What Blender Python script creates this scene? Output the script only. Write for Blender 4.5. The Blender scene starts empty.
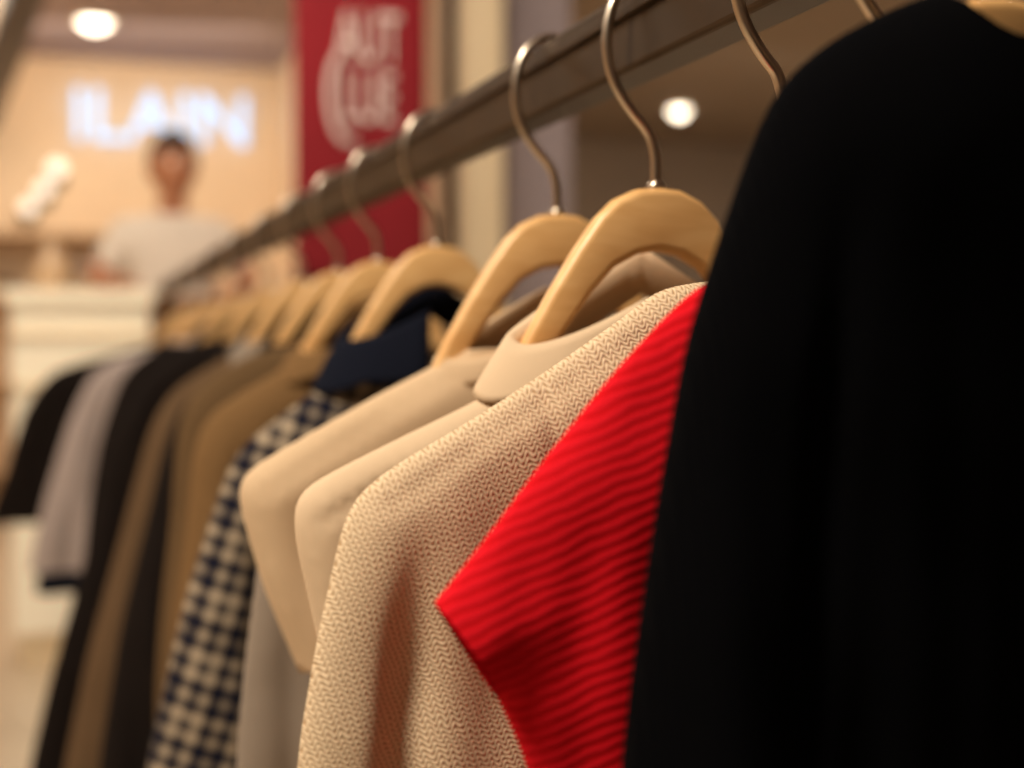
import bpy, bmesh, math, random
import numpy as np
from mathutils import Vector, Matrix
from mathutils.geometry import delaunay_2d_cdt
random.seed(4)
sc=bpy.context.scene
try:
    sc.view_settings.view_transform='Standard'; sc.view_settings.look='None'
except Exception: pass
EYE=1.0
def link(o,parent=None):
    sc.collection.objects.link(o)
    if parent: o.parent=parent
    return o
def empty(name,loc=(0,0,0)):
    e=bpy.data.objects.new(name,None); e.empty_display_size=.05; e.location=loc
    return link(e)
# ---------------------------------------------------------------- materials
def newmat(name):
    m=bpy.data.materials.new(name); m.use_nodes=True
    nt=m.node_tree; b=nt.nodes['Principled BSDF']
    return m,nt,b
def rgb(r,g,b):
    f=lambda c:(c/255/12.92 if c/255<=.04045 else ((c/255+.055)/1.055)**2.4)
    return (f(r),f(g),f(b),1)
def simple(name,col,rough=.5,metal=0,noise=.06,nscale=8,bump=0,emit=None,es=0,sheen=0):
    m,nt,b=newmat(name)
    tc=nt.nodes.new('ShaderNodeTexCoord'); n=nt.nodes.new('ShaderNodeTexNoise')
    n.inputs['Scale'].default_value=nscale; n.inputs['Detail'].default_value=4
    nt.links.new(tc.outputs['Object'],n.inputs['Vector'])
    r=nt.nodes.new('ShaderNodeValToRGB')
    r.color_ramp.elements[0].position=.3; r.color_ramp.elements[1].position=.7
    r.color_ramp.elements[0].color=tuple(c*(1-noise) for c in col[:3])+(1,)
    r.color_ramp.elements[1].color=tuple(min(1,c*(1+noise)) for c in col[:3])+(1,)
    nt.links.new(n.outputs['Fac'],r.inputs['Fac']); nt.links.new(r.outputs['Color'],b.inputs['Base Color'])
    b.inputs['Roughness'].default_value=rough; b.inputs['Metallic'].default_value=metal
    if sheen: b.inputs['Sheen Weight'].default_value=sheen
    if bump:
        bp=nt.nodes.new('ShaderNodeBump'); bp.inputs['Strength'].default_value=bump; bp.inputs['Distance'].default_value=.002
        nt.links.new(n.outputs['Fac'],bp.inputs['Height']); nt.links.new(bp.outputs['Normal'],b.inputs['Normal'])
    if emit:
        b.inputs['Emission Color'].default_value=emit; b.inputs['Emission Strength'].default_value=es
    return m
def M(nt,op,a,b=None,c=None):
    n=nt.nodes.new('ShaderNodeMath'); n.operation=op
    for i,v in enumerate((a,b,c)):
        if v is None: continue
        if isinstance(v,(int,float)): n.inputs[i].default_value=v
        else: nt.links.new(v,n.inputs[i])
    return n.outputs[0]
def fabric(name,c_lo,c_hi,kind='weave',period=.0026,strength=.6,dist=.0008,rot=0,sheen=.25,rough=.92,spec=.12):
    """procedural textile: 'weave' (crossed threads), 'knit' (offset bumps), 'rib' (parallel ribs), 'plaid'"""
    m,nt,b=newmat(name)
    tc=nt.nodes.new('ShaderNodeTexCoord'); mp=nt.nodes.new('ShaderNodeMapping')
    mp.inputs['Rotation'].default_value=(0,math.radians(rot),0)
    nt.links.new(tc.outputs['Object'],mp.inputs['Vector'])
    nz=nt.nodes.new('ShaderNodeTexNoise'); nz.inputs['Scale'].default_value=60; nz.inputs['Detail'].default_value=3
    nt.links.new(mp.outputs['Vector'],nz.inputs['Vector'])
    sp=nt.nodes.new('ShaderNodeSeparateXYZ'); nt.links.new(mp.outputs['Vector'],sp.inputs[0])
    wob=M(nt,'MULTIPLY',nz.outputs['Fac'],{'rib':1.0,'knit':2.0}.get(kind,.6)*period)
    X=M(nt,'ADD',sp.outputs[0],wob); Z=M(nt,'ADD',sp.outputs[2],wob)
    k=2*math.pi/period
    if kind=='rib':
        h=M(nt,'MULTIPLY_ADD',M(nt,'SINE',M(nt,'MULTIPLY',Z,k)),.5,.5)
        h2=M(nt,'MULTIPLY_ADD',M(nt,'SINE',M(nt,'MULTIPLY',X,k*3)),.12,.0)
        h=M(nt,'ADD',h,h2)
    elif kind=='knit':
        zz=M(nt,'MULTIPLY',M(nt,'SINE',M(nt,'MULTIPLY',X,k*.5)),period*.5)
        sz=M(nt,'SINE',M(nt,'MULTIPLY',M(nt,'ADD',Z,zz),k)); sx=M(nt,'SINE',M(nt,'MULTIPLY',X,k))
        h=M(nt,'MULTIPLY_ADD',M(nt,'ADD',M(nt,'MULTIPLY',sx,.45),M(nt,'MULTIPLY',sz,.55)),.5,.5)
    else:
        pp=k if kind=='weave' else 2*math.pi/.0012
        sx=M(nt,'SINE',M(nt,'MULTIPLY',X,pp)); sz=M(nt,'SINE',M(nt,'MULTIPLY',Z,pp))
        h=M(nt,'MULTIPLY_ADD',M(nt,'ADD',sx,sz),.25,.5)
    r=nt.nodes.new('ShaderNodeValToRGB')
    r.color_ramp.elements[0].position=.05; r.color_ramp.elements[1].position=.6
    r.color_ramp.elements[0].color=c_lo; r.color_ramp.elements[1].color=c_hi
    if kind=='plaid':
        def band(s,off=0.):
            t=M(nt,'MULTIPLY_ADD',M(nt,'SINE',M(nt,'MULTIPLY_ADD',s,k,off)),1.0,.74)
            n=M(nt,'MINIMUM',M(nt,'MAXIMUM',t,0.),1.)
            big=M(nt,'MULTIPLY_ADD',M(nt,'SINE',M(nt,'MULTIPLY',s,k/3.)),.30,.0)
            fine=M(nt,'MULTIPLY_ADD',M(nt,'SINE',M(nt,'MULTIPLY',s,k*4.)),.12,.0)
            return M(nt,'ADD',M(nt,'ADD',n,big),fine)
        v=M(nt,'SUBTRACT',1.0,M(nt,'MULTIPLY',M(nt,'ADD',band(sp.outputs[0]),band(sp.outputs[2],.8)),.5))
        nt.links.new(v,r.inputs['Fac'])
        r.color_ramp.elements[0].position=0.05; r.color_ramp.elements[1].position=.95
        e=r.color_ramp.elements.new(.5); e.color=tuple((c_lo[i]*.70+c_hi[i]*.30) for i in range(3))+(1,)
    else: nt.links.new(h,r.inputs['Fac'])  # thread pits darkened in the base colour, shade painted in
    n2=nt.nodes.new('ShaderNodeTexNoise'); n2.inputs['Scale'].default_value=14
    nt.links.new(tc.outputs['Object'],n2.inputs['Vector'])
    mx=nt.nodes.new('ShaderNodeMix'); mx.data_type='RGBA'; mx.blend_type='MULTIPLY'; mx.inputs['Factor'].default_value=1
    rr=nt.nodes.new('ShaderNodeValToRGB'); rr.color_ramp.elements[0].color=(.9,.9,.9,1); rr.color_ramp.elements[1].color=(1,1,1,1)
    nt.links.new(n2.outputs['Fac'],rr.inputs['Fac'])
    nt.links.new(r.outputs['Color'],mx.inputs[6]); nt.links.new(rr.outputs['Color'],mx.inputs[7])
    nt.links.new(mx.outputs[2],b.inputs['Base Color'])
    bp=nt.nodes.new('ShaderNodeBump'); bp.inputs['Strength'].default_value=strength; bp.inputs['Distance'].default_value=dist
    nt.links.new(h,bp.inputs['Height']); nt.links.new(bp.outputs['Normal'],b.inputs['Normal'])
    b.inputs['Roughness'].default_value=rough; b.inputs['Specular IOR Level'].default_value=spec
    b.inputs['Sheen Weight'].default_value=sheen; b.inputs['Sheen Roughness'].default_value=.5
    b.inputs['Sheen Tint'].default_value=c_hi
    return m
def wood(name,c1,c2,scale=1.0,rough=.38):
    m,nt,b=newmat(name)
    tc=nt.nodes.new('ShaderNodeTexCoord'); mp=nt.nodes.new('ShaderNodeMapping')
    mp.inputs['Scale'].default_value=(12*scale,60*scale,60*scale)
    n=nt.nodes.new('ShaderNodeTexNoise'); n.inputs['Scale'].default_value=1.5; n.inputs['Detail'].default_value=5; n.inputs['Distortion'].default_value=.4
    nt.links.new(tc.outputs['Object'],mp.inputs['Vector']); nt.links.new(mp.outputs['Vector'],n.inputs['Vector'])
    r=nt.nodes.new('ShaderNodeValToRGB'); r.color_ramp.elements[0].position=.3; r.color_ramp.elements[1].position=.7
    r.color_ramp.elements[0].color=c1; r.color_ramp.elements[1].color=c2
    nt.links.new(n.outputs['Fac'],r.inputs['Fac']); nt.links.new(r.outputs['Color'],b.inputs['Base Color'])
    b.inputs['Roughness'].default_value=rough
    return m
# ---------------------------------------------------------------- mesh helpers
def mesh_obj(name,verts,faces,mat,parent=None,smooth=False,loc=(0,0,0)):
    me=bpy.data.meshes.new(name)
    me.from_pydata([tuple(float(c) for c in v) for v in verts],[],[tuple(int(i) for i in f) for f in faces]); me.validate(); me.update()
    o=bpy.data.objects.new(name,me); o.location=loc
    if mat: me.materials.append(mat)
    if smooth:
        for p in me.polygons: p.use_smooth=True
    return link(o,parent)
def box(name,lo,hi,mat,parent=None,bevel=0):
    x0,y0,z0=lo;x1,y1,z1=hi
    c=((x0+x1)/2,(y0+y1)/2,(z0+z1)/2); a,b_,d=(x1-x0)/2,(y1-y0)/2,(z1-z0)/2
    v=[(-a,-b_,-d),(a,-b_,-d),(a,b_,-d),(-a,b_,-d),(-a,-b_,d),(a,-b_,d),(a,b_,d),(-a,b_,d)]
    f=[(0,3,2,1),(4,5,6,7),(0,1,5,4),(1,2,6,5),(2,3,7,6),(3,0,4,7)]
    o=mesh_obj(name,v,f,mat,parent,loc=c)
    if bevel:
        m=o.modifiers.new('bevel','BEVEL'); m.width=bevel; m.segments=3
    return o
def lathe(name,prof,mat,parent=None,loc=(0,0,0),seg=32):
    v=[];f=[]
    for r,z in prof:
        for i in range(seg):
            a=2*math.pi*i/seg; v.append((r*math.cos(a),r*math.sin(a),z))
    for j in range(len(prof)-1):
        for i in range(seg):
            f.append((j*seg+i,j*seg+(i+1)%seg,(j+1)*seg+(i+1)%seg,(j+1)*seg+i))
    f.append(tuple(range(seg))[::-1]); f.append(tuple((len(prof)-1)*seg+i for i in range(seg)))
    return mesh_obj(name,v,f,mat,parent,True,loc)
def tube(name,pts,r,mat,parent=None,loc=(0,0,0)):
    cu=bpy.data.curves.new(name,'CURVE'); cu.dimensions='3D'; cu.bevel_depth=r; cu.bevel_resolution=4; cu.use_fill_caps=True
    s=cu.splines.new('NURBS'); s.points.add(len(pts)-1)
    for p,q in zip(s.points,pts): p.co=(float(q[0]),float(q[1]),float(q[2]),1)
    s.use_endpoint_u=True; s.order_u=3; s.resolution_u=8
    o=bpy.data.objects.new(name,cu); o.location=loc; cu.materials.append(mat)
    return link(o,parent)
def skin(name,verts,edges,radii,mat,parent=None,root=0,sub=2,voxel=0):
    me=bpy.data.meshes.new(name); me.from_pydata([tuple(v) for v in verts],edges,[]); me.update()
    o=bpy.data.objects.new(name,me); link(o,parent)
    m=o.modifiers.new('skin','SKIN'); m.use_smooth_shade=True
    for i,r in enumerate(radii):
        sv=me.skin_vertices[0].data[i]
        sv.radius=r if isinstance(r,tuple) else (r,r); sv.use_root=(i==root)
    s=o.modifiers.new('sub','SUBSURF'); s.levels=sub; s.render_levels=sub
    if voxel:
        rm=o.modifiers.new('remesh','REMESH'); rm.mode='VOXEL'; rm.voxel_size=voxel; rm.use_smooth_shade=True
        sm=o.modifiers.new('smooth','SMOOTH'); sm.iterations=8; sm.factor=.6
    me.materials.append(mat)
    return o

# ---------------------------------------------------------------- garments
def densify(pts,h):
    out=[];flags=[];corner=[]
    n=len(pts)
    for i in range(n):
        x0,z0,o0=pts[i]; x1,z1,_=pts[(i+1)%n]
        prev=pts[i-1][2]
        L=math.hypot(x1-x0,z1-z0); k=max(1,int(round(L/h)))
        for j in range(k):
            t=j/k; out.append([x0+(x1-x0)*t,z0+(z1-z0)*t]); flags.append(o0); corner.append(j==0 and prev!=o0)
    P=np.array(out); c=np.array(corner)
    for _ in range(6):
        Q=(np.roll(P,1,0)+np.roll(P,-1,0))*.25+P*.5
        P=np.where(c[:,None],P,Q)
    return P,flags
def segdist(pts,A,B):
    d=np.full(len(pts),1e9)
    for a,b in zip(A,B):
        ab=b-a; L=max(1e-12,(ab**2).sum()); t=np.clip(((pts-a)@ab)/L,0,1)
        q=a+t[:,None]*ab; d=np.minimum(d,np.hypot(*(pts-q).T))
    return d
def inside(pts,P):
    r=np.zeros(len(pts),bool); x,y=pts.T
    n=len(P)
    for i in range(n):
        x0,y0=P[i]; x1,y1=P[i-1]
        if y0==y1: continue
        c=((y0>y)!=(y1>y))&(x<(x1-x0)*(y-y0)/(y1-y0)+x0); r^=c
    return r
def cdt(P,G):
    vin=[Vector((float(a),float(b))) for a,b in P]+[Vector((float(a),float(b))) for a,b in G]
    r=delaunay_2d_cdt(vin,[],[list(range(len(P)))],1,1e-6)
    return np.array([(v.x,v.y) for v in r[0]]),[tuple(t) for t in r[2]]
def garment(name,part,left,Y,mat,xc=.300,T=.022,R=.045,h=.007,folds=(.005,.05,0),creases=(),thick=.0016):
    """left: (x,z,open_flag) metres, from neck centre over the shoulder, down the sleeve, to the hem.
       z is measured from eye height; the right half mirrors about xc"""
    L=[(x-xc,z,o) for x,z,o in left]
    mir=[]
    for i in range(len(L)-1,0,-1):
        x,z,o=L[i]
        mir.append((-x,z,L[i-1][2]))
    L[-1]=(L[-1][0],L[-1][1],1)
    pts=L+mir
    P,fl=densify(pts,h)
    n=len(P)
    x0,x1=P[:,0].min(),P[:,0].max(); z0,z1=P[:,1].min(),P[:,1].max()
    gx=np.arange(x0,x1,h); gz=np.arange(z0,z1,h*.87); G=[]
    for j,z in enumerate(gz):
        for x in gx: G.append((x+(h/2 if j%2 else 0),z))
    G=np.array(G); G=G[inside(G,P)]
    d=segdist(G,P,np.roll(P,-1,0)); G=G[d>h*.9]
    # extra rows hugging the outline so the rounded edge stays clean
    T_=np.roll(P,-1,0)-np.roll(P,1,0); nn=np.stack([-T_[:,1],T_[:,0]],1); nn/=np.maximum(1e-9,np.linalg.norm(nn,axis=1))[:,None]
    R1=P+nn*h*.12; R2=P+nn*h*.42
    ex=np.concatenate([R1,R2]); ex=ex[inside(ex,P)]; de=segdist(ex,P,np.roll(P,-1,0)); ex=ex[de>h*.09]
    G=np.concatenate([G,ex])
    vs,tris=cdt(P,G)
    A=np.array([P[i] for i in range(n) if not fl[i]]); B=np.array([P[(i+1)%n] for i in range(n) if not fl[i]])
    d=segdist(vs,A,B)
    m=np.clip(d/R,0,1); th=T*np.sqrt(np.clip(1-(1-m)**2,0,1))
    th=th*(.8+.35*np.clip((z1-vs[:,1])/.35,0,1))
    a,lam,ph=folds
    fade=np.clip((z1-.05-vs[:,1])/.25,0,1)*np.clip(d/.015,0,1)
    x=vs[:,0]; z=vs[:,1]
    f=a*fade*(np.sin(2*math.pi*(x+.03*np.sin(6*z+ph))/lam+ph)+.5*np.sin(2*math.pi*(x-.02*z)/(lam*.43)+2*ph))
    f+= .0016*np.clip(d/.02,0,1)*np.sin(55*x+40*z+ph)*np.sin(38*z-21*x+2*ph)
    gf=np.zeros(len(vs))
    for cr in creases:
        pl,dep,w=cr
        soft=np.clip((pl[0][1]-z)/.07,0,1) if dep>.0035 else 1.0
        for sgn in (1,-1):
            q=np.array([(sgn*(px-xc),pz) for px,pz in pl])
            dd=segdist(vs,q[:-1],q[1:]); gf+=soft*dep*np.exp(-(dd/w)**2)
    edge=d<1e-5
    th2=np.clip(th-gf,.0006,None); th2=np.where(edge,0,th2); f=np.where(edge,0,f)
    N=len(vs); verts=[(vs[i,0],-th2[i]+f[i],vs[i,1]) for i in range(N)]
    back={}
    for i in range(N):
        if edge[i]: back[i]=i
        else:
            back[i]=len(verts); verts.append((vs[i,0],th2[i]+f[i],vs[i,1]))
    faces=[]
    for t in tris:
        a_,b_,c_=[vs[i] for i in t]
        ar=(b_[0]-a_[0])*(c_[1]-a_[1])-(b_[1]-a_[1])*(c_[0]-a_[0])
        if ar<0: t=t[::-1]
        faces.append(tuple(t))
        if not all(edge[i] for i in t): faces.append(tuple(back[i] for i in reversed(t)))
    root=empty(name,(xc,Y,EYE))
    o=mesh_obj(part,verts,faces,mat,root,True)
    if thick:
        s=o.modifiers.new('cloth','SOLIDIFY'); s.thickness=thick; s.offset=0
    return root
def collar(root,mat,w,d,ztop,slope,h,flare=1.22,gap=.35,name='collar',fall=.5):
    v=[];f=[]; seg=56; rows=[(.98,0,-.012),(1.0,0,h*.5),(1.02,0,h*.9),(1.05,0,h),(1.10,0,h*.75),(flare,0,-h*fall),(flare*1.01,0,-h*fall-.003)]
    for i in range(seg+1):
        a=-math.pi/2+gap/2+(2*math.pi-gap)*i/seg
        point=max(0,1-min(i,seg-i)/5.0)
        for k,(s,_,dz) in enumerate(rows):
            x=w*s*math.cos(a); y=d*(s if k<3 else s*1.2)*math.sin(a)
            z=ztop-slope*abs(x)+dz-(.022*point if k>4 else 0)-.022*max(0,-math.sin(a))
            v.append((x,y,z))
    n=len(rows)
    for i in range(seg):
        for k in range(n-1): f.append((i*n+k,(i+1)*n+k,(i+1)*n+k+1,i*n+k+1))
    o=mesh_obj(name,v,f,mat,root,True)
    s=o.modifiers.new('cloth','SOLIDIFY'); s.thickness=.0025; s.offset=0
    return o
# ---------------------------------------------------------------- hangers
m_hwood=wood('hanger_wood',rgb(222,168,104),rgb(242,196,134))
m_chrome=simple('hook_metal',rgb(214,200,182),.28,1,noise=.03)
def hanger(Y,xc=.30,dz=0,span=.155,drop=0.0):
    root=empty('wooden_hanger',(xc,Y,EYE))
    up=[(0,.082),(.012,.081),(.024,.0755),(.034,.066),(.046,.049),(.060,.027),(.073,.004),(.085,-.020),(.098,-.043-drop),(.12,-.058-drop),(span-.008,-.074-drop),(span,-.082-drop)]
    dn=[(span-.003,-.090-drop),(span-.014,-.091-drop),(.116,-.076-drop),(.092,-.060-drop),(.076,-.038),(.064,-.014),(.050,.009),(.038,.026),(.025,.040),(.012,.047),(0,.049)]
    if span<.12:
        up=[(0,.082),(.012,.081),(.024,.0755),(.034,.066),(.046,.049),(.060,.027),(.073,.004),(span-.003,-.016),(span,-.024)]
        dn=[(span-.004,-.032),(.074,-.030),(.064,-.014),(.050,.009),(.038,.026),(.025,.040),(.012,.047),(0,.049)]
    r=up+dn; l=[(-x,z) for x,z in reversed(dn[:-1])]+[(-x,z) for x,z in reversed(up[1:])]
    P=(r+l)[::-1]
    n=len(P)
    vs,tris=cdt(P,[])
    tris=[tr if ((vs[tr[1]][0]-vs[tr[0]][0])*(vs[tr[2]][1]-vs[tr[0]][1])-(vs[tr[1]][1]-vs[tr[0]][1])*(vs[tr[2]][0]-vs[tr[0]][0]))>0 else tr[::-1] for tr in tris]
    th=lambda x:.0085-.0030*min(1,abs(x)/.09)
    v=[(p[0],-th(p[0]),p[1]+dz) for p in P]+[(p[0],th(p[0]),p[1]+dz) for p in P]
    f=[tuple(tr) for tr in tris]+[tuple(n+i for i in reversed(tr)) for tr in tris]
    f+=[(i,n+i,n+(i+1)%n,(i+1)%n) for i in range(n)]
    o=mesh_obj('body',v,f,m_hwood,root,True)
    b=o.modifiers.new('bevel','BEVEL'); b.width=.0045; b.segments=4; b.angle_limit=math.radians(50)
    z0=.079+dz
    pts=[(0,0,z0-.004),(0,0,z0+.010),(0,0,z0+.022),(-.004,0,max(z0+.03,.112)),(-.016,0,.124),(-.026,0,.140),(-.029,0,.162),(-.022,0,.186),(-.002,0,.196),(.017,0,.186),(.022,0,.165),(.019,0,.155)]
    if dz>.02: pts=[(0,0,z0-.004),(0,0,z0+.006),(-.008,0,.134),(-.022,0,.140),(-.029,0,.160),(-.022,0,.186),(-.002,0,.196),(.017,0,.186),(.022,0,.165),(.019,0,.155)]
    tube('hook',pts,.0028,m_chrome,root)
    lathe('collar_ring',[(.0045,0),(.005,.001),(.005,.004),(.0035,.006)],m_chrome,root,(0,0,z0+.001),16)
    return root
for Y,dz,xc,sp,dr in [(.41,.033,.300,.085,0),(.463,-.048,.30,.100,0),(.548,-.046,.30,.140,0),(.696,0,.3,.155,0),(.853,0,.3,.155,0),(1.157,0,.3,.15,.014),(1.39,0,.3,.15,0),(1.6,0,.3,.145,0),(1.85,0,.3,.145,0),(2.15,0,.3,.15,0),(2.5,0,.3,.15,0),(3.0,0,.3,.15,0),(3.35,0,.3,.15,0),(3.8,0,.3,.155,0)]:
    hanger(Y,xc,dz,sp,dr)
# ---------------------------------------------------------------- rack
m_bronze=simple('bronze_rail',rgb(60,43,25),.42,.5,noise=.12,nscale=30)
rack=empty('clothing_rack',(.3,0,0))
def rbox(name,lo,hi,mat,parent,bevel=.002):
    lo=(lo[0]-parent.location.x,lo[1]-parent.location.y,lo[2]-parent.location.z); hi=(hi[0]-parent.location.x,hi[1]-parent.location.y,hi[2]-parent.location.z)
    return box(name,lo,hi,mat,parent,bevel)
zr=EYE+.167
rbox('rail',(.287,.02,zr-.022),(.313,4.48,zr+.021),m_bronze,rack,.003)
rbox('rail_lip',(.284,.02,zr+.006),(.316,4.48,zr+.012),m_bronze,rack,.001)
rbox('post_1',(.285,.0,0.02),(.315,.03,zr+.02),m_bronze,rack)
rbox('post_2',(.285,4.46,0.02),(.315,4.49,zr+.02),m_bronze,rack)
rbox('foot_1',(.02,-.005,0),(.58,.035,.025),m_bronze,rack)
rbox('foot_2',(.02,4.455,0),(.58,4.495,.025),m_bronze,rack)

# ---------------------------------------------------------------- textiles
m_black=fabric('black_wool',rgb(3,3,5),rgb(7,7,9),'weave',.003,.3,.0004,sheen=.0,spec=.04,rough=1)
m_red=fabric('red_rib_knit',rgb(214,10,22),rgb(240,24,40),'rib',.0044,.4,.0005,rot=22,sheen=.08)
m_card=fabric('cream_knit',rgb(184,152,116),rgb(236,212,178),'knit',.0023,.8,.0006,rot=20,sheen=.10)
m_beige=fabric('beige_cotton',rgb(214,186,152),rgb(226,200,168),'weave',.0012,.2,.0002)
m_sand=fabric('sand_cotton',rgb(208,178,142),rgb(220,192,158),'weave',.0012,.2,.0002)
m_plaid=fabric('navy_plaid',rgb(14,18,38),rgb(176,158,134),'plaid',.0160,.2,.0003,rot=-18)
m_navy=fabric('navy_cotton',rgb(12,15,26),rgb(20,24,38),'weave',.0016,.2,.0003)
m_grey=fabric('grey_wool',rgb(128,114,100),rgb(158,144,130),'weave',.002,.2,.0003)
m_tan=fabric('olive_tan_wool',rgb(104,78,48),rgb(136,104,68),'weave',.002,.2,.0003)
m_tan2=fabric('khaki_wool',rgb(84,64,42),rgb(112,88,60),'weave',.002,.2,.0003)
m_brown=fabric('brown_wool',rgb(88,68,48),rgb(114,90,66),'weave',.002,.2,.0003)
m_dk=fabric('dark_brown_wool',rgb(20,15,14),rgb(32,25,22),'weave',.002,.2,.0003,sheen=.05)
m_lilac=fabric('lilac_grey_cotton',rgb(168,152,148),rgb(194,178,172),'weave',.002,.2,.0003)

def sc_(pts,k): return [(x*k,z*k,o) for x,z,o in pts]
def scc(cr,k): return [([(x*k,z*k) for x,z in p],d,w) for p,d,w in cr]
k=.41/.42
garment('black_coat','body',[(.300,.096,1),(.288,.100,1)]+sc_([(.284,.119,0),(.278,.118,0),(.268,.113,0),(.249,.104,0),(.232,.093,0),(.222,.080,0),(.216,.066,0),(.210,.050,0),(.204,.034,0),(.197,.014,0),(.192,-.002,0),(.188,-.024,0),(.183,-.050,0),(.178,-.082,0),(.174,-.111,0),(.171,-.136,0),(.160,-.30,0),(.15,-.55,0),(.15,-.72,0)],k),
  .41,m_black,xc=.300,T=.028,R=.05,h=.006,folds=(.003,.07,1.0),creases=[([(.236,.06),(.225,-.02),(.215,-.15),(.21,-.4)],.006,.006)],thick=0)
k=.470/.568
garment('red_knit_top','body',[(.30,.022,1)]+sc_([(.295,.040,0),(.262,.024,0),(.228,-.009,0),(.192,-.051,0),(.166,-.084,0),(.146,-.107,1),(.151,-.114,1),(.161,-.128,1),(.174,-.150,0),(.181,-.165,0),(.188,-.180,0),(.194,-.28,0),(.19,-.48,0)],k),
  .470,m_red,T=.014,R=.05,h=.005,folds=(.0015,.05,.4),creases=scc([([(.246,.0),(.222,-.06),(.196,-.14)],.0012,.010)],k),thick=0)
k=.548/.625
garment('cream_knit_cardigan','body',[(.30,.018,1)]+sc_([(.295,.030,0),(.268,.026,0),(.261,.018,0),(.214,-.013,0),(.178,-.035,0),(.145,-.053,0),(.127,-.065,0),(.120,-.076,0),(.115,-.096,0),(.107,-.131,0),(.099,-.176,0),(.097,-.20,0),(.088,-.36,0),(.088,-.50,0)],k),
  .548,m_card,T=.017,R=.032,h=.0045,folds=(.003,.072,2.1),creases=scc([([(.152,-.075),(.147,-.116),(.140,-.192),(.138,-.45)],.0070,.010),([(.208,-.012),(.214,-.05),(.222,-.12)],.002,.0025),([(.262,.006),(.21,-.026),(.175,-.048),(.135,-.073)],.0022,.002)],k),thick=0)
B=garment('beige_shirt','body',[(.30,-.022,1),(.245,-.012,1),(.226,-.016,0),(.203,-.029,0),(.161,-.048,0),(.131,-.062,0),(.108,-.074,0),(.109,-.096,0),(.116,-.126,0),(.123,-.160,0),(.126,-.21,1),(.165,-.215,0),(.170,-.30,0),(.165,-.48,0)],
  .696,m_beige,T=.018,R=.026,h=.005,folds=(.003,.08,.7),creases=[([(.152,-.06),(.150,-.12),(.158,-.2)],.007,.007),([(.225,-.034),(.165,-.062),(.118,-.087)],.0028,.002)])
collar(B,m_beige,.078,.020,.040,.62,.014,flare=1.26,fall=.1)
C=garment('sand_shirt','body',[(.30,-.006,1),(.252,-.002,1),(.236,-.004,0),(.222,-.013,0),(.185,-.031,0),(.136,-.058,0),(.106,-.075,0),(.098,-.082,0),(.103,-.105,0),(.115,-.147,0),(.136,-.198,1),(.160,-.190,0),(.165,-.30,0),(.160,-.50,0)],
  .853,m_sand,T=.020,R=.026,h=.006,folds=(.003,.07,1.9),creases=[([(.152,-.07),(.150,-.12),(.160,-.18)],.007,.007),([(.242,-.012),(.185,-.043),(.11,-.09)],.0030,.002)])
collar(C,m_sand,.072,.017,.030,.55,.006,flare=1.14,fall=.6)
garment('grey_long_sleeve_top','body',[(.30,-.035,1),(.225,-.035,0),(.185,-.060,0),(.14,-.088,0),(.122,-.115,0),(.118,-.153,0),(.111,-.201,0),(.106,-.254,0),(.10,-.36,0),(.10,-.5,0)],
  .915,m_grey,T=.012,R=.03,h=.008,folds=(.002,.07,.3),creases=[([(.142,-.12),(.138,-.2),(.136,-.5)],.004,.008)])
PL=garment('plaid_jacket','body',[(.30,-.006,1),(.25,-.008,1),(.221,-.022,0),(.185,-.048,0),(.137,-.083,0),(.127,-.102,0),(.117,-.130,0),(.093,-.203,0),(.074,-.282,0),(.062,-.335,0),(.05,-.47,1),(.115,-.49,0),(.13,-.50,0),(.125,-.62,0)],
  1.157,m_plaid,T=.024,R=.035,h=.008,folds=(.003,.08,1.2),creases=[([(.155,-.10),(.15,-.2),(.135,-.45)],.008,.010)])
collar(PL,m_navy,.078,.028,.040,.62,.018,flare=1.32,fall=.5)
def coat(name,pts,Y,mat,hem,ext,T=.026,h=.011,ph=0,col=None):
    # neck opening spans the hanger's shoulders, ~8 cm either side of the hook
    a,b=pts[0],pts[1]
    for i in range(len(pts)-1):
        if pts[i][0]>=.222>=pts[i+1][0]: a,b=pts[i],pts[i+1]; j=i+1; break
    t=(a[0]-.222)/(a[0]-b[0]); zs=a[1]+(b[1]-a[1])*t
    zs=min(zs,-.004)
    L=[(.30,zs+.004,1),(.25,zs+.006,1),(.222,zs,0)]+[(x,z,0) for x,z in pts[j:] if x<.218]+[(ext,hem,0)]
    g=garment(name,'body',L,Y,mat,T=T,R=.035,h=h,folds=(.004,.08,ph),creases=[([(pts[3][0]+.035,pts[3][1]-.02),(pts[4][0]+.045,pts[4][1]-.1),(pts[-1][0]+.06,hem)],.009,.012)])
    if col: collar(g,col,.078,.026,zs+.048,.60,.012,flare=1.3,fall=.3)
    return g
coat('tan_jacket',[(.268,.009),(.2125,-.0205),(.154,-.054),(.130,-.071),(.122,-.0915),(.117,-.129),(.112,-.184),(.100,-.261),(.096,-.337)],1.39,m_tan,-.60,.092,ph=.4,col=m_tan)
coat('khaki_jacket',[(.268,.020),(.212,-.000),(.153,-.030),(.124,-.050),(.114,-.074),(.110,-.120),(.106,-.184),(.096,-.261),(.09,-.337)],1.49,m_tan2,-.55,.088,ph=1.4)
coat('black_jacket',[(.268,.020),(.222,-.008),(.158,-.042),(.126,-.064),(.106,-.115),(.088,-.193),(.061,-.300),(.035,-.456)],1.6,m_dk,-.62,.027,ph=2,col=m_dk)
coat('brown_coat',[(.263,.012),(.206,-.014),(.155,-.043),(.128,-.065),(.105,-.109),(.068,-.247),(.030,-.384),(-.001,-.530)],1.85,m_brown,-.75,-.03,ph=3,col=m_grey)
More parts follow.
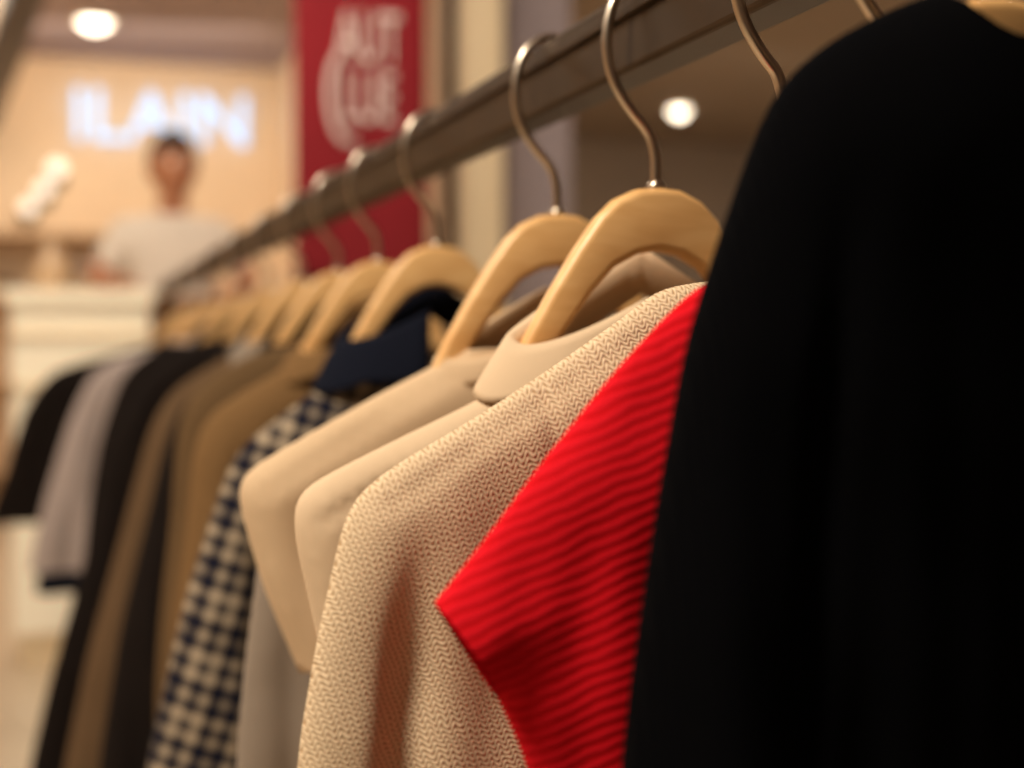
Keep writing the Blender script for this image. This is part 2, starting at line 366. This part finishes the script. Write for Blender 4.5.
coat('dark_brown_coat',[(.256,.020),(.181,-.001),(.123,-.041),(.102,-.067),(.066,-.140),(.029,-.314),(-.020,-.486),(-.049,-.611)],2.15,m_dk,-.80,-.07,ph=.9,col=m_dk)
coat('dark_wool_jacket',[(.252,.030),(.177,.007),(.118,-.031),(.094,-.061),(.060,-.162),(.043,-.264),(.026,-.432)],2.5,m_dk,-.62,.02,h=.014,ph=2.2,col=m_dk)
coat('lilac_shirt',[(.252,.018),(.152,-.016),(.093,-.037),(.058,-.057),(.014,-.153),(-.035,-.313),(-.061,-.423)],3.0,m_lilac,-.456,-.065,h=.016,ph=1.2,col=m_lilac)
coat('navy_shirt',[(.250,.018),(.189,-.002),(.081,-.047),(.037,-.124),(.01,-.22),(-.017,-.345),(-.055,-.50)],3.35,m_navy,-.56,-.061,h=.016,ph=2.2,col=m_navy)
coat('black_tee',[(.230,.0),(.155,-.021),(.068,-.041),(-.029,-.071),(-.095,-.167),(-.145,-.344),(-.178,-.42)],3.8,m_dk,-.452,-.182,h=.018,ph=.2)

# ---------------------------------------------------------------- room
m_floor=simple('floor_stone',rgb(218,200,174),.3,noise=.05,nscale=3)
m_ceil=simple('ceiling_plaster',rgb(158,142,144),.9,noise=.02)
m_ceil2=simple('ceiling_taupe',rgb(128,110,94),.8,noise=.03)
m_wall=simple('cream_wall',rgb(234,208,176),.8,noise=.03,nscale=2)
m_taupe=simple('taupe_wall',rgb(128,110,94),.7,noise=.05,nscale=2)
m_cream=simple('cream_trim',rgb(240,218,182),.6,noise=.02)
m_lil=simple('lilac_panel',rgb(164,150,154),.6,noise=.03,nscale=2)
m_dark=simple('dark_bronze_frame',rgb(46,36,30),.4,.5,noise=.05)
box('floor',(-2.6,-2.6,-.1),(5.4,9.1,0),m_floor)
box('ceiling',(-2.6,-2.6,2.62),(5.4,9.1,2.72),m_ceil)
box('wall_left',(-2.6,-2.5,0),(-2.5,9.0,2.62),m_wall)
box('wall_right',(5.2,-2.5,0),(5.3,9.0,2.62),m_taupe)
box('wall_front',(-2.5,-2.6,0),(5.2,-2.5,2.62),m_taupe)
box('wall_back',(-2.5,8.5,0),(1.70,8.6,2.62),m_wall)
box('wall_back_lobby',(1.70,8.5,0),(5.2,8.6,2.62),m_taupe)
box('wall_partition',(1.24,4.72,0),(1.70,8.5,2.62),m_wall)
box('trim_1',(1.25,4.68,0),(1.283,4.72,2.62),m_dark,bevel=.003)
box('trim_2',(1.284,4.60,0),(1.425,4.72,2.62),m_cream,bevel=.004)
box('trim_3',(1.426,4.69,0),(1.70,4.72,2.62),m_lil)
box('ceiling_lobby',(1.70,1.2,2.30),(5.2,8.5,2.36),m_ceil2)
box('baseboard_back',(-2.5,8.48,0),(1.24,8.5,.1),m_cream)
BF=[(3,2,1,0),(4,5,6,7),(0,1,5,4),(1,2,6,5),(2,3,7,6),(3,0,4,7)]
mesh_obj('trim_4',[(.03,4.4,2.20),(-.34,8.49,2.20),(-.46,8.49,2.20),(-.09,4.4,2.20),(.03,4.4,2.30),(-.34,8.49,2.30),(-.46,8.49,2.30),(-.09,4.4,2.30)],BF,m_dark)
mesh_obj('trim_5',[(.03,4.4,2.30),(-.34,8.49,2.30),(-.46,8.49,2.30),(-.09,4.4,2.30),(.03,4.4,2.62),(-.34,8.49,2.62),(-.46,8.49,2.62),(-.09,4.4,2.62)],BF,m_wall)

def emis(name,col,s,base=(.9,.9,.9,1)):
    return simple(name,base,.5,emit=col,es=s)
m_lamp=emis('lamp_glow',(1,.86,.66,1),7)
m_lamp2=emis('globe_glow',(1,.84,.64,1),1.1)
def downlight(x,y,z,r):
    e=empty('ceiling_downlight',(x,y,z))
    lathe('bezel',[(r*1.18,0),(r*1.18,-.012),(r*1.0,-.016),(r*.98,-.006)],m_cream,e)
    lathe('lens',[(r*.97,-.006),(r*.9,-.020),(r*.5,-.045),(.005,-.055)],m_lamp,e)
downlight(.17,7.45,2.62,.085)
downlight(3.25,7.22,2.30,.055)  # this lobby pair is made up, standing in for downlights reflected in glass
downlight(3.48,4.77,2.30,.055)
def downlight_standin(x,z,r):
    e=empty('downlight_standin',(x,8.5,z))
    o=lathe('backplate',[(.05,0),(.05,.015),(.03,.02)],m_bronze,e,(0,0,0)); o.rotation_euler=(math.radians(90),0,0)
    tube('arm',[(0,-.01,0),(0,-.06,-.02),(0,-.1,-.02),(0,-.12,0)],.008,m_bronze,e)
    prof=[(r*math.sin(t)+.001,-r*math.cos(t)) for t in np.linspace(0,math.pi,14)]
    lathe('globe',prof,m_lamp2,e,(0,-.12,r))
downlight_standin(-.02,1.93,.050); downlight_standin(-.09,1.82,.045); downlight_standin(-.17,1.72,.042)  # made-up globe sconces standing in for a far row of downlights

sg=empty('illuminated_sign',(.05,8.46,2.14))
m_sign=emis('sign_glow',(.50,.70,1,1),1.55,(.06,.06,.08,1))
def text(name,body,size,mat,parent,loc,ext=.01,rot=(math.radians(90),0,0),sx=1):
    cu=bpy.data.curves.new(name,'FONT'); cu.body=body; cu.size=size; cu.extrude=ext
    cu.materials.append(mat)
    o=bpy.data.objects.new(name,cu); o.location=loc; o.rotation_euler=rot; o.scale=(sx,1,1)
    return link(o,parent)
text('letters','ILAIN',.42,m_sign,sg,(0,0,.02),.02,sx=1.0)
box('mounting_bar',(-.02,.0,.10),(1.1,.03,.13),m_cream,sg)

m_ban=simple('banner_red',rgb(132,8,24),.85,noise=.05,nscale=3)
m_white=simple('print_white',rgb(235,212,205),.7,noise=.01)
bn=empty('hanging_banner',(.92,4.5,1.2))
v=[];f=[]
nx,nz=16,30
for j in range(nz+1):
    for i in range(nx+1):
        x=-.215+.43*i/nx; z=1.4*j/nz
        v.append((x,.006*math.sin(i/nx*5)*(1-j/nz),z))
for j in range(nz):
    for i in range(nx):
        a=j*(nx+1)+i; f.append((a,a+1,a+nx+2,a+nx+1))
o=mesh_obj('cloth',v,f,m_ban,bn,True); s=o.modifiers.new('t','SOLIDIFY'); s.thickness=.003
tube('rod_bottom',[(-.22,0,0),(-.1,0,0),(.1,0,0),(.22,0,0)],.009,m_dark,bn)
tube('rod_top',[(-.22,0,1.4),(-.1,0,1.4),(.1,0,1.4),(.22,0,1.4)],.009,m_dark,bn)
text('print_upper','AUT',.23,m_white,bn,(-.085,-.012,.70),.002,sx=.46)
text('print_lower','LUE',.23,m_white,bn,(-.070,-.012,.51),.002,sx=.46)
arc=[(-.045+.062*math.cos(a),-.012,.59+.15*math.sin(a)) for a in np.linspace(math.radians(110),math.radians(290),9)]
tube('print_ring',arc,.010,m_white,bn)

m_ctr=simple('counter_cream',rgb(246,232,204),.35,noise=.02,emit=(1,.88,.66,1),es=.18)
m_ctw=wood('counter_wood',rgb(150,104,66),rgb(180,130,86),.3)
ct=empty('service_counter',(0,4.6,0))
def cb(n,lo,hi,m,b=.004): return box(n,(lo[0],lo[1]-4.6,lo[2]),(hi[0],hi[1]-4.6,hi[2]),m,ct,b)
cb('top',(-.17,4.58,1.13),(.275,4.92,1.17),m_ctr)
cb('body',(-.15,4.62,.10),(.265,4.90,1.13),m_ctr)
cb('shelf_line_1',(-.155,4.60,1.02),(.268,4.63,1.035),m_cream); cb('shelf_line_2',(-.155,4.60,.86),(.268,4.63,.875),m_cream)
cb('plinth',(-.13,4.64,0),(.25,4.88,.10),m_cream)
cb('wing_top',(.275,4.60,1.12),(1.0,4.92,1.15),m_ctw)
cb('wing_body',(.275,4.64,0),(.98,4.90,1.12),m_ctw)
m_vase=simple('vase_glaze',rgb(205,172,136),.3,noise=.04)
vz=empty('ceramic_vase',(-.03,4.76,1.17))
lathe('body',[(.03,0),(.045,.02),(.055,.06),(.045,.10),(.022,.13),(.02,.145),(.026,.155)],m_vase,vz)
m_shelf=wood('shelf_wood',rgb(190,156,118),rgb(210,176,138),.3)
ds=empty('display_shelf',(-.5,8.3,0))
for k,z in enumerate((.3,.8,1.25,1.6)):
    box('shelf_%d'%k,(-.8,-.17,z-.015),(.9,.17,z+.015),m_shelf,ds,.003)
for k,x in enumerate((-.8,.05,.9)):
    box('upright_%d'%k,(x-.015,-.17,0),(x+.015,.17,1.65),m_shelf,ds,.003)
cols=[m_beige,m_tan,m_lilac,m_card,m_brown,m_sand]
for k in range(6):
    for j in range(2+k%3):
        box('folded_cloth_%d_%d'%(k,j),(-.72+k*.26,-.12,1.266+.045*j),(-.52+k*.26,.12,1.266+.045*j+.042),cols[(k+j)%6],ds,.015)

# ---------------------------------------------------------------- man behind the counter
m_skin=simple('skin',rgb(180,120,86),.5,noise=.04,nscale=20)
m_tee=fabric('white_tee',rgb(220,206,190),rgb(234,222,208),'weave',.003,.1,.0003)
m_hair=simple('hair_black',rgb(14,10,9),.8,noise=.2,nscale=80,bump=.5)
m_pants=simple('trousers_dark',rgb(40,38,42),.8)
m_lips=simple('lips',rgb(150,84,70),.5); m_eye=simple('eye',rgb(230,225,218),.2); m_iris=simple('iris',rgb(30,20,14),.2)
man=empty('man',(.375,5.12,0))
tv=[(0,0,.90),(0,0,1.08),(0,0,1.24),(0,0,1.38),(0,.005,1.455),(-.165,-.005,1.385),(-.215,-.02,1.30),(-.228,-.03,1.235),(.165,-.005,1.385),(.215,-.02,1.30),(.228,-.03,1.235)]
te=[(0,1),(1,2),(2,3),(3,4),(3,5),(5,6),(6,7),(3,8),(8,9),(9,10)]
tr=[(.165,.105),(.155,.10),(.165,.11),(.12,.09),(.062,.062),(.068,.068),(.062,.062),(.062,.062),(.068,.068),(.062,.062),(.062,.062)]
skin('tee_shirt',tv,te,tr,m_tee,man,voxel=.012)
pv=[(0,0,.96),(0,0,.88),(-.09,0,.80),(-.10,-.01,.50),(-.105,.02,.10),(.09,0,.80),(.10,-.01,.50),(.105,.02,.10)]
skin('trousers',pv,[(0,1),(1,2),(2,3),(3,4),(1,5),(5,6),(6,7)],[(.15,.10),(.15,.10),(.085,.085),(.065,.065),(.055,.055),(.085,.085),(.065,.065),(.055,.055)],m_pants,man)
for sx in (-1,1):
    skin('shoe_%d'%(1 if sx<0 else 2),[(sx*.105,.04,.05),(sx*.108,-.04,.045),(sx*.112,-.15,.035)],[(0,1),(1,2)],[(.045,.045),(.042,.042),(.04,.03)],m_hair,man)
skin('neck',[(0,.01,1.40),(0,.008,1.47),(0,-.005,1.55)],[(0,1),(1,2)],[.056,.054,.056],m_skin,man)
def arm(s,elbow,wrist,name):
    sh=Vector((s*.205,-.015,1.33)); e=Vector(elbow); w=Vector(wrist)
    skin(name,[sh,sh.lerp(e,.5),e,e.lerp(w,.35),e.lerp(w,.75),w],[(0,1),(1,2),(2,3),(3,4),(4,5)],[.045,.043,.039,.040,.031,.026],m_skin,man)
    d=(w-e).normalized(); side=d.cross(Vector((0,0,1))).normalized(); up=Vector((0,0,1))
    skin(name+'_palm',[w-d*.01,w+d*.035,w+d*.075],[(0,1),(1,2)],[(.024,.020),(.036,.016),(.038,.014)],m_skin,man)
    for k,(o,L) in enumerate(((-.028,.062),(-.010,.074),(.009,.078),(.027,.070))):
        o=o*(1 if s<0 else -1)
        b=w+d*.070+side*o
        skin(name+'_finger_%d'%k,[b,b+d*L*.45+up*.006,b+d*L*.78-up*.002,b+d*L-up*.010],[(0,1),(1,2),(2,3)],[.0095,.009,.0082,.007],m_skin,man,sub=1)
    ss=side*(1 if s<0 else -1)
    tb=w+d*.025+ss*.026
    skin(name+'_thumb',[tb,tb+ss*.022+d*.022,tb+ss*.032+d*.048,tb+ss*.032+d*.066],[(0,1),(1,2),(2,3)],[.013,.011,.010,.008],m_skin,man,sub=1)
arm(-1,(-.262,-.05,1.215),(-.200,-.255,1.205),'right_arm')
arm(1,(.262,-.05,1.205),(.185,-.255,1.185),'left_arm')
def headmesh(name,mat,scale,parent,cut=None):
    bm=bmesh.new(); bmesh.ops.create_uvsphere(bm,u_segments=48,v_segments=36,radius=1)
    for v in bm.verts:
        x,y,z=v.co
        wx=.080*(1-.20*max(0,-z)**1.5); wy=.098
        if z<0 and y>0: wy*=1-.35*(-z)
        X=x*wx; Yv=y*wy; Z=z*.122
        if y<0:
            fx=abs(X)
            nose=math.exp(-(X/.013)**2)*math.exp(-((Z+.018)/.018)**2)*.024+math.exp(-(X/.009)**2)*math.exp(-((Z-.008)/.022)**2)*.010
            brow=math.exp(-((Z-.030)/.010)**2)*.004*math.exp(-(X/.05)**2)
            eye=-.008*math.exp(-((fx-.031)/.014)**2)*math.exp(-((Z-.010)/.012)**2)
            lip=.006*math.exp(-(X/.022)**2)*math.exp(-((Z+.056)/.010)**2)
            chin=.008*math.exp(-(X/.025)**2)*math.exp(-((Z+.100)/.018)**2)
            Yv-=(nose+brow+eye+lip+chin)
        v.co=(X*scale,Yv*scale,Z*scale)
    if cut:
        bmesh.ops.delete(bm,geom=[v for v in bm.verts if cut(v.co)],context='VERTS')
    me=bpy.data.meshes.new(name); bm.to_mesh(me); bm.free()
    for p in me.polygons: p.use_smooth=True
    me.materials.append(mat); o=bpy.data.objects.new(name,me); return link(o,parent)
hd=empty('head',(0,-.012,1.618)); hd.parent=man; hd.rotation_euler=(0,0,math.radians(14))
headmesh('face',m_skin,1,hd)
hr=headmesh('hair',m_hair,1.08,hd,cut=lambda c:(c.z<.054 and c.y<-.035) or (c.z<.0 and c.y<.01) or c.z<-.05)
so=hr.modifiers.new('s','SOLIDIFY'); so.thickness=.008
def ball(name,loc,r,mat,sc3=(1,1,1)):
    prof=[(r*math.sin(t)+1e-4,-r*math.cos(t)) for t in np.linspace(0,math.pi,12)]
    o=lathe(name,prof,mat,hd,loc,20); o.scale=sc3; return o
for s in (-1,1):
    ball('eye_%d'%(s+2),(s*.031,-.083,.010),.011,m_eye); ball('iris_%d'%(s+2),(s*.031,-.0915,.010),.005,m_iris,(1,.6,1))
    ball('ear_%d'%(s+2),(s*.080,.005,-.002),.030,m_skin,(.35,.6,1))
    tube('brow_%d'%(s+2),[(s*.016,-.096,.027),(s*.026,-.096,.032),(s*.038,-.090,.032),(s*.048,-.080,.026)],.0035,m_hair,hd)
tube('mouth',[(-.024,-.086,-.056),(-.01,-.099,-.058),(.01,-.099,-.058),(.024,-.086,-.056)],.0045,m_lips,hd)

# ---------------------------------------------------------------- lights
def area(name,loc,target,size,power,col,sy=None):
    l=bpy.data.lights.new(name,'AREA'); l.energy=power; l.color=col; l.size=size
    if sy: l.shape='RECTANGLE'; l.size_y=sy
    o=bpy.data.objects.new(name,l); o.location=loc
    o.rotation_euler=(Vector(target)-Vector(loc)).to_track_quat('-Z','Y').to_euler(); return link(o)
W=(1,.87,.70)
area('ceiling_light_key',(-.85,.30,2.5),(.22,.9,.9),.35,52,W)
area('ceiling_light_row',(-.5,2.6,2.5),(.1,2.8,.9),.5,22,W,1.6)
area('ceiling_light_hall',(.0,6.4,2.58),(.0,6.5,0),1.6,38,W,1.6)
area('fill_light_counter',(-.3,3.7,2.5),(.36,5.1,1.5),.5,22,W)  # unseen fill added in front of the man, who is otherwise backlit
area('ceiling_light_sign',(.2,7.4,2.5),(.4,8.5,1.5),1.6,12,W,.3)
area('ceiling_light_lobby',(3.4,5.5,2.25),(3.3,6.0,0),1.6,115,W,2.0)
area('ceiling_light_banner',(.7,3.6,2.5),(1.05,4.6,1.6),.6,8,W)
w=bpy.data.worlds.new('world'); sc.world=w; w.use_nodes=True
w.node_tree.nodes['Background'].inputs[0].default_value=(1,.85,.7,1); w.node_tree.nodes['Background'].inputs[1].default_value=.05

# ---------------------------------------------------------------- camera
cam=bpy.data.cameras.new('camera')
cam.sensor_width=36; cam.lens=36*1422/1024
co=bpy.data.objects.new('camera',cam); link(co)
yaw=math.atan(450/1422); pit=math.atan(40/1422)
co.location=(0,0,EYE); co.rotation_euler=(math.radians(90)-pit,0,-yaw)
cam.clip_start=.02
cam.dof.use_dof=True; cam.dof.focus_distance=.62; cam.dof.aperture_fstop=4.0
sc.camera=co
